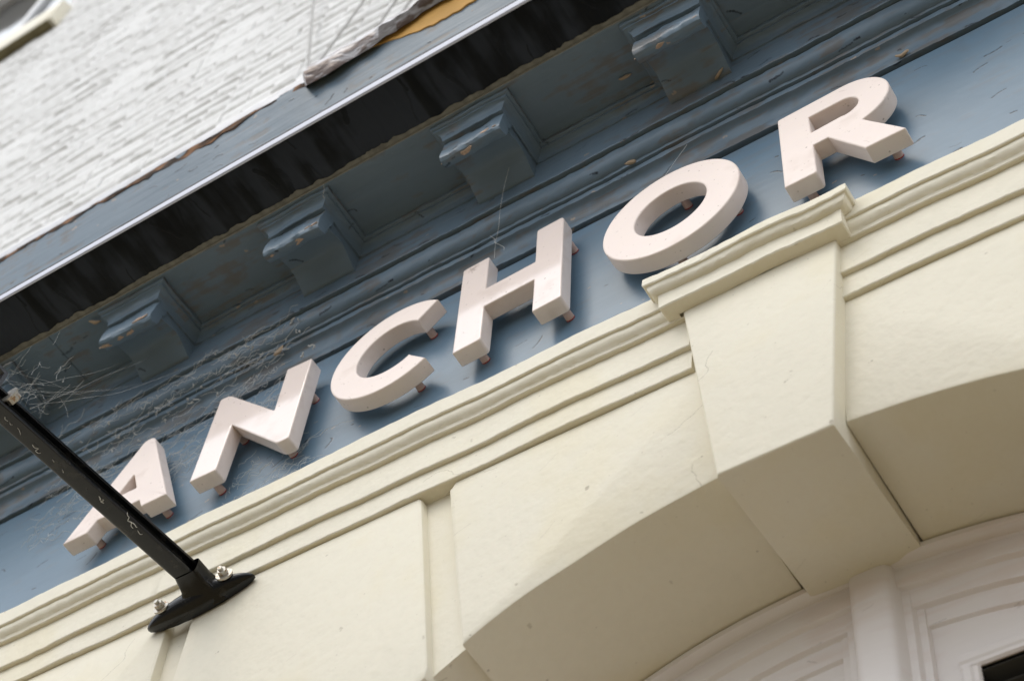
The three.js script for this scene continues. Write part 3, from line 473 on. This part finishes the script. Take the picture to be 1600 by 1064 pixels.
// ---------------------------------------------------------------- black lighting trough and the arm that holds it
{
  const t = thing('light_trough', 'long glossy black trough running in front of the blue cornice', 'trough', [-2, -0.95, 1.96]);
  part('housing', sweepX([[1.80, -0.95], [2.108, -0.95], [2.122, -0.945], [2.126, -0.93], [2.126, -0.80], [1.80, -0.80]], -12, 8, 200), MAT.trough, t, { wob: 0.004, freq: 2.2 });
  part('front_edge', sweepX([[2.1265, -0.952], [2.131, -0.955], [2.14, -0.948], [2.142, -0.9], [2.138, -0.875], [2.1265, -0.872]], -12, 8, 10), MAT.alu, t);
  part('rear_edge', sweepX([[1.785, -0.952], [1.79, -0.955], [1.7985, -0.952], [1.7985, -0.80], [1.785, -0.80]], -12, 8, 10), MAT.dustGrey, t);
  const v = [], n = 700; for (let k = 0; k < n; k++) { const xa = mix(-9, 3, k / n), xb = mix(-9, 3, (k + 1) / n), z = x => 1.812 + Math.max(0, 0.012 + 0.018 * PN.noise(x * 3, 1, 1) + 0.016 * PN.noise(x * 13, 5, 2) + 0.008 * PN.noise(x * 60, 3, 3)), y = -0.9545; v.push(xa, y, 1.8, xb, y, 1.8, xb, y, z(xb), xa, y, 1.8, xb, y, z(xb), xa, y, z(xa)); }
  const g = new THREE.BufferGeometry(); g.setAttribute('position', new THREE.Float32BufferAttribute(v, 3)); part('pale_line', g, MAT.dustGrey, t);  // pale strip with an irregular edge along the rear of the underside

  const a = thing('support_arm', 'black metal arm bolted to the cream stone, reaching out past letter A', 'bracket', [-1.88, -1.27, -0.24]);
  // arm: a rounded bar with a deep slot on its right-hand side
  const pr = rounded([[-0.13, -0.1, 0.05], [0.085, -0.1, 0.02], [0.088, -0.062, 0.006], [0.02, -0.06, 0.004], [0.02, 0.055, 0.004], [0.086, 0.06, 0.006], [0.086, 0.1, 0.02], [-0.13, 0.1, 0.05]], 0.01);
  const len = 1.78, ag = new THREE.ExtrudeGeometry(pr, { depth: len, bevelEnabled: false, curveSegments: 6, steps: 1 }).scale(0.66, 0.62, 1);
  ag.applyMatrix4(new THREE.Matrix4().makeRotationY(-0.128)).translate(-1.9, -1.2, -0.03);
  part('bar', ag, MAT.black, a, { crease: 0.5 });
  // foot: boat-shaped casting with a socket
  const fg = new THREE.SphereGeometry(1, 36, 18), fp = fg.attributes.position;
  for (let i = 0; i < fp.count; i++) { let x = fp.getX(i), y = fp.getY(i), z = fp.getZ(i); const k = Math.sqrt(Math.max(0, 1 - x * x)); z = Math.max(z, -0.25); const e = Math.abs(x), w = 0.066 * (1 + 0.42 * (1 - e * e)); fp.setXYZ(i, x * 0.44, y * w * (0.9 + 0.1 * k), z * 0.115 * (z > 0 ? Math.pow(Math.max(0.02, k), 0.15) : 1)); }
  fg.rotateZ(0.085).translate(-1.955, -1.262, -0.215);
  part('foot', fg, MAT.black, a, { crease: 0.8 });
  const sk = []; for (const [z, w, h] of [[-0.22, 0.2, 0.08], [-0.15, 0.15, 0.076], [-0.08, 0.11, 0.072], [0.03, 0.092, 0.07]]) sk.push([z, w, h]);
  const sv = []; for (let i = 0; i < sk.length - 1; i++) for (let s = 0; s < 16; s++) { const P = ([z, w, h], k) => { const an = k / 16 * Math.PI * 2, c = Math.cos(an), q = Math.sin(an), e = 0.42; return [-1.91 + sm(-0.2, 0.02, z) * 0.012 + Math.sign(c) * Math.abs(c) ** e * w, -1.262 + sm(-0.22, 0.0, z) * 0.06 + Math.sign(q) * Math.abs(q) ** e * h, z]; }; const A = P(sk[i], s), Bq = P(sk[i], s + 1), C = P(sk[i + 1], s + 1), D = P(sk[i + 1], s); sv.push(...A, ...Bq, ...C, ...A, ...C, ...D); }
  const sg = new THREE.BufferGeometry(); sg.setAttribute('position', new THREE.Float32BufferAttribute(sv, 3)); part('socket', sg, MAT.black, a, { crease: 0.7 });
  for (const [x, y, ry] of [[-2.21, -1.268, 0.05], [-1.695, -1.222, 0.25]]) {
    part('washer', place(new THREE.CylinderGeometry(0.058, 0.058, 0.014, 22).rotateX(Math.PI / 2), x, y, -0.118, -0.1, ry, 0), MAT.zinc, a);
    part('bolt_head', place(new THREE.CylinderGeometry(0.033, 0.036, 0.042, 6).rotateX(Math.PI / 2), x + Math.sin(ry) * 0.02, y, -0.094, 0.1, ry, 0.3), MAT.zinc, a);
    part('bolt_end', place(new THREE.CylinderGeometry(0.016, 0.017, 0.03, 10).rotateX(Math.PI / 2), x + Math.sin(ry) * 0.03, y, -0.068, 0.1, ry, 0), MAT.zinc, a);
  }
  // hanger at the outer end
  part('hanger_plate', [box(-2.165, -2.1, -1.2, -0.957, 1.70, 1.725), box(-2.165, -2.1, -0.985, -0.958, 1.725, 1.80)], MAT.greyPlate, a, { wob: 0.004 });
  part('nut', place(new THREE.CylinderGeometry(0.046, 0.048, 0.05, 6).rotateX(Math.PI / 2), -2.045, -1.16, 1.62), MAT.zinc, a);
  part('washer', place(new THREE.CylinderGeometry(0.06, 0.06, 0.012, 18).rotateX(Math.PI / 2), -2.045, -1.16, 1.645), MAT.zinc, a);
}

// ---------------------------------------------------------------- cables on the brick wall
for (const [pts, lab] of [
  [[[-5.2, 16.5, -0.13], [-4.1, 12.4, -0.1], [-3.75, 10.8, -0.08], [-3.3, 8.6, -0.08], [-2.6, 5.4, -0.1]], 'thin grey cable nearest the end of the thick lead roll'],
  [[[-1.9, 16.2, -0.13], [-2.6, 11.3, -0.12], [-2.92, 9.6, -0.12], [-3.12, 8.6, -0.1], [-3.6, 6, -0.1]], 'thin grey cable slanting behind the lead roll'],
  [[[-1.2, 15, -0.13], [-2.05, 9.9, -0.12], [-2.3, 8.9, -0.12], [-2.6, 7.2, -0.1]], 'thin grey cable among the pair over the lead roll'],
  [[[-0.95, 15, -0.13], [-1.72, 9.9, -0.12], [-2.0, 8.7, -0.12], [-2.3, 7.2, -0.1]], 'thin grey cable furthest from the end of the lead roll'],
]) { const c = thing('cable', lab, 'cable', pts[pts.length - 1], 'cables hanging on the brick wall'); part('sheath', tube(pts, 0.017, 30, 6), MAT.cable, c, { crease: 1.2 }); }

// ---------------------------------------------------------------- cobwebs, dried leaves and cocoons
function web(lab, base, lines, r) { const t = thing('cobweb', lab, 'cobweb', base, 'cobwebs'); const g = lines.map(l => tube(l, l.r || r, Math.max(3, l.length * 3), 4)); const m = part('threads', g, MAT.web, t, { crease: 1.5 }); m.userData.kind = 'stuff'; }
{
  const sag = (a, b, s, j = 0.0) => { const o = []; for (let i = 0; i <= 6; i++) { const t = i / 6; o.push([mix(a[0], b[0], t) + rr(-j, j), mix(a[1], b[1], t) - s * 4 * t * (1 - t) + rr(-j, j), mix(a[2], b[2], t) + rr(-j, j)]); } return o; };
  const L = [];
  for (let i = 0; i < 8; i++) L.push(sag([rr(-2.3, -1.98), rr(-1.1, -0.9), rr(1.4, 1.78)], [rr(-4.0, -2.6), rr(1.5, 2.25), rr(-0.02, 0.45)], rr(-0.05, 0.2), 0.007));
  for (let i = 0; i < 40; i++) { const c = [rr(-2.5, -2.0), rr(-0.95, -0.5), rr(1.3, 1.75)], a = rr(0, 6.28), l = rr(0.05, 0.3); L.push(sag(c, [c[0] + Math.cos(a) * l, c[1] + Math.sin(a) * l, c[2] + rr(-0.1, 0.1)], rr(-0.04, 0.04), 0.006)); }
  web('cobweb stretched from the arm end to the blue brackets', [-2, -1, 1.5], L, 0.0005);
  const K = [];
  for (let i = 0; i < 280; i++) { const x = rr(-4.4, -1.9), y = rr(0.5, 1.75), z = mix(-0.19, 0.05, sm(1.3, 1.75, y)), a = rr(-0.5, 0.9), l = rr(0.1, 0.45); K.push(sag([x, y, z + rr(0.005, 0.05)], [x + Math.cos(a) * l, y + Math.sin(a) * l * 0.6, z + rr(0.005, 0.08)], rr(-0.03, 0.05), 0.02)); }
  for (let i = 0; i < 34; i++) { const x = rr(-4.0, -1.5), y = rr(1.36, 1.72), z = mix(-0.16, 0.03, sm(1.3, 1.75, y)), a = rr(0, 6.28), l = rr(0.02, 0.06), t = sag([x, y, z], [x + Math.cos(a) * l, y + Math.sin(a) * l * 0.5, z + 0.02], 0.0, 0.008); t.r = rr(0.003, 0.007); K.push(t); }
  web('mesh of cobweb threads over the mouldings above letters A and N', [-3, 1.2, -0.1], K, 0.0016);
  const Nn = []; for (let i = 0; i < 40; i++) { const x = rr(-2.1, -1.3), y = rr(-0.35, 0.25), a = rr(-0.3, 1), l = rr(0.08, 0.35); Nn.push(sag([x, y, -0.19], [x + Math.cos(a) * l, y + Math.sin(a) * l * 0.5, -0.2 + rr(0.01, 0.06)], rr(-0.02, 0.02), 0.02)); }
  web('cobweb wisps on the board beneath letter N', [-1.7, 0, -0.18], Nn, 0.0012);
  const S = [sag([0.35, 2.03, 0.2], [0.15, 1.2, -0.05], 0.01, 0.01), sag([0.15, 1.42, 0.02], [0.28, 1.2, -0.02], 0.02, 0.02), sag([-1.1, 2.15, 0.64], [-1.0, 2.29, 0.82], 0.01, 0.01), sag([1.75, 1.45, -0.06], [1.1, 0.55, -0.16], 0, 0.003)]; S.forEach(s => s.r = 0.0014);
  web('single threads hanging from brackets above H and O', [0.3, 1.2, 0], S, 0.0014);
  const A = []; for (let i = 0; i < 6; i++) { const z = rr(0.1, 1.5), x = -1.9 - 0.128 * z + rr(-0.06, 0.02); A.push(sag([x, -1.266, z], [x + rr(-0.04, 0.04), -1.267, z + rr(0.03, 0.14)], 0, 0.012)); } A.forEach(s => s.r = rr(0.0012, 0.004));
  web('torn scraps of old web stuck under the black arm', [-1.95, -1.3, 0.8], A, 0.005);
}
{
  const spots = [[-3.52, 2.26, 0.62, 'against the cap of a bracket'], [-3.05, 2.29, 0.74, 'over the bracket above letter A'], [-2.86, 2.29, 0.76, 'beside another at the soffit edge'], [0.0, 2.29, 0.17, 'on the soffit moulding'], [1.42, 2.27, 0.3, 'on the soffit beside a bracket'], [1.3, 1.6, -0.05, 'on the ledge above letter O'], [3.35, 1.36, -0.16, 'in the gap above letter R'], [-1.9, 1.52, -0.06, 'on the ledge above letter N'], [2.1, 1.96, 0.1, 'under a bracket above R']];
  for (const [x, y, z, w] of spots) { const t = thing('dried_leaf', `small curled brown leaf caught ${w}`, 'leaf', [x, y, z], 'dried leaves caught on the cornice'); const g = new THREE.SphereGeometry(1, 10, 6); const p = g.attributes.position; for (let i = 0; i < p.count; i++) { const u = p.getX(i); p.setXYZ(i, u * 0.055, p.getY(i) * 0.02 + u * u * 0.014, p.getZ(i) * 0.012 * (1 - u * 0.4)); } part('blade', place(g, x, y, z, rr(-0.6, 0.6), rr(-0.6, 0.6), rr(-0.2, 0.9)), MAT.leaf, t, { wob: 0.012, freq: 20, crease: 1 }); }
}
scene.traverse(o => { if (o.userData.base) delete o.userData.base; });
renderer.render(scene, camera);
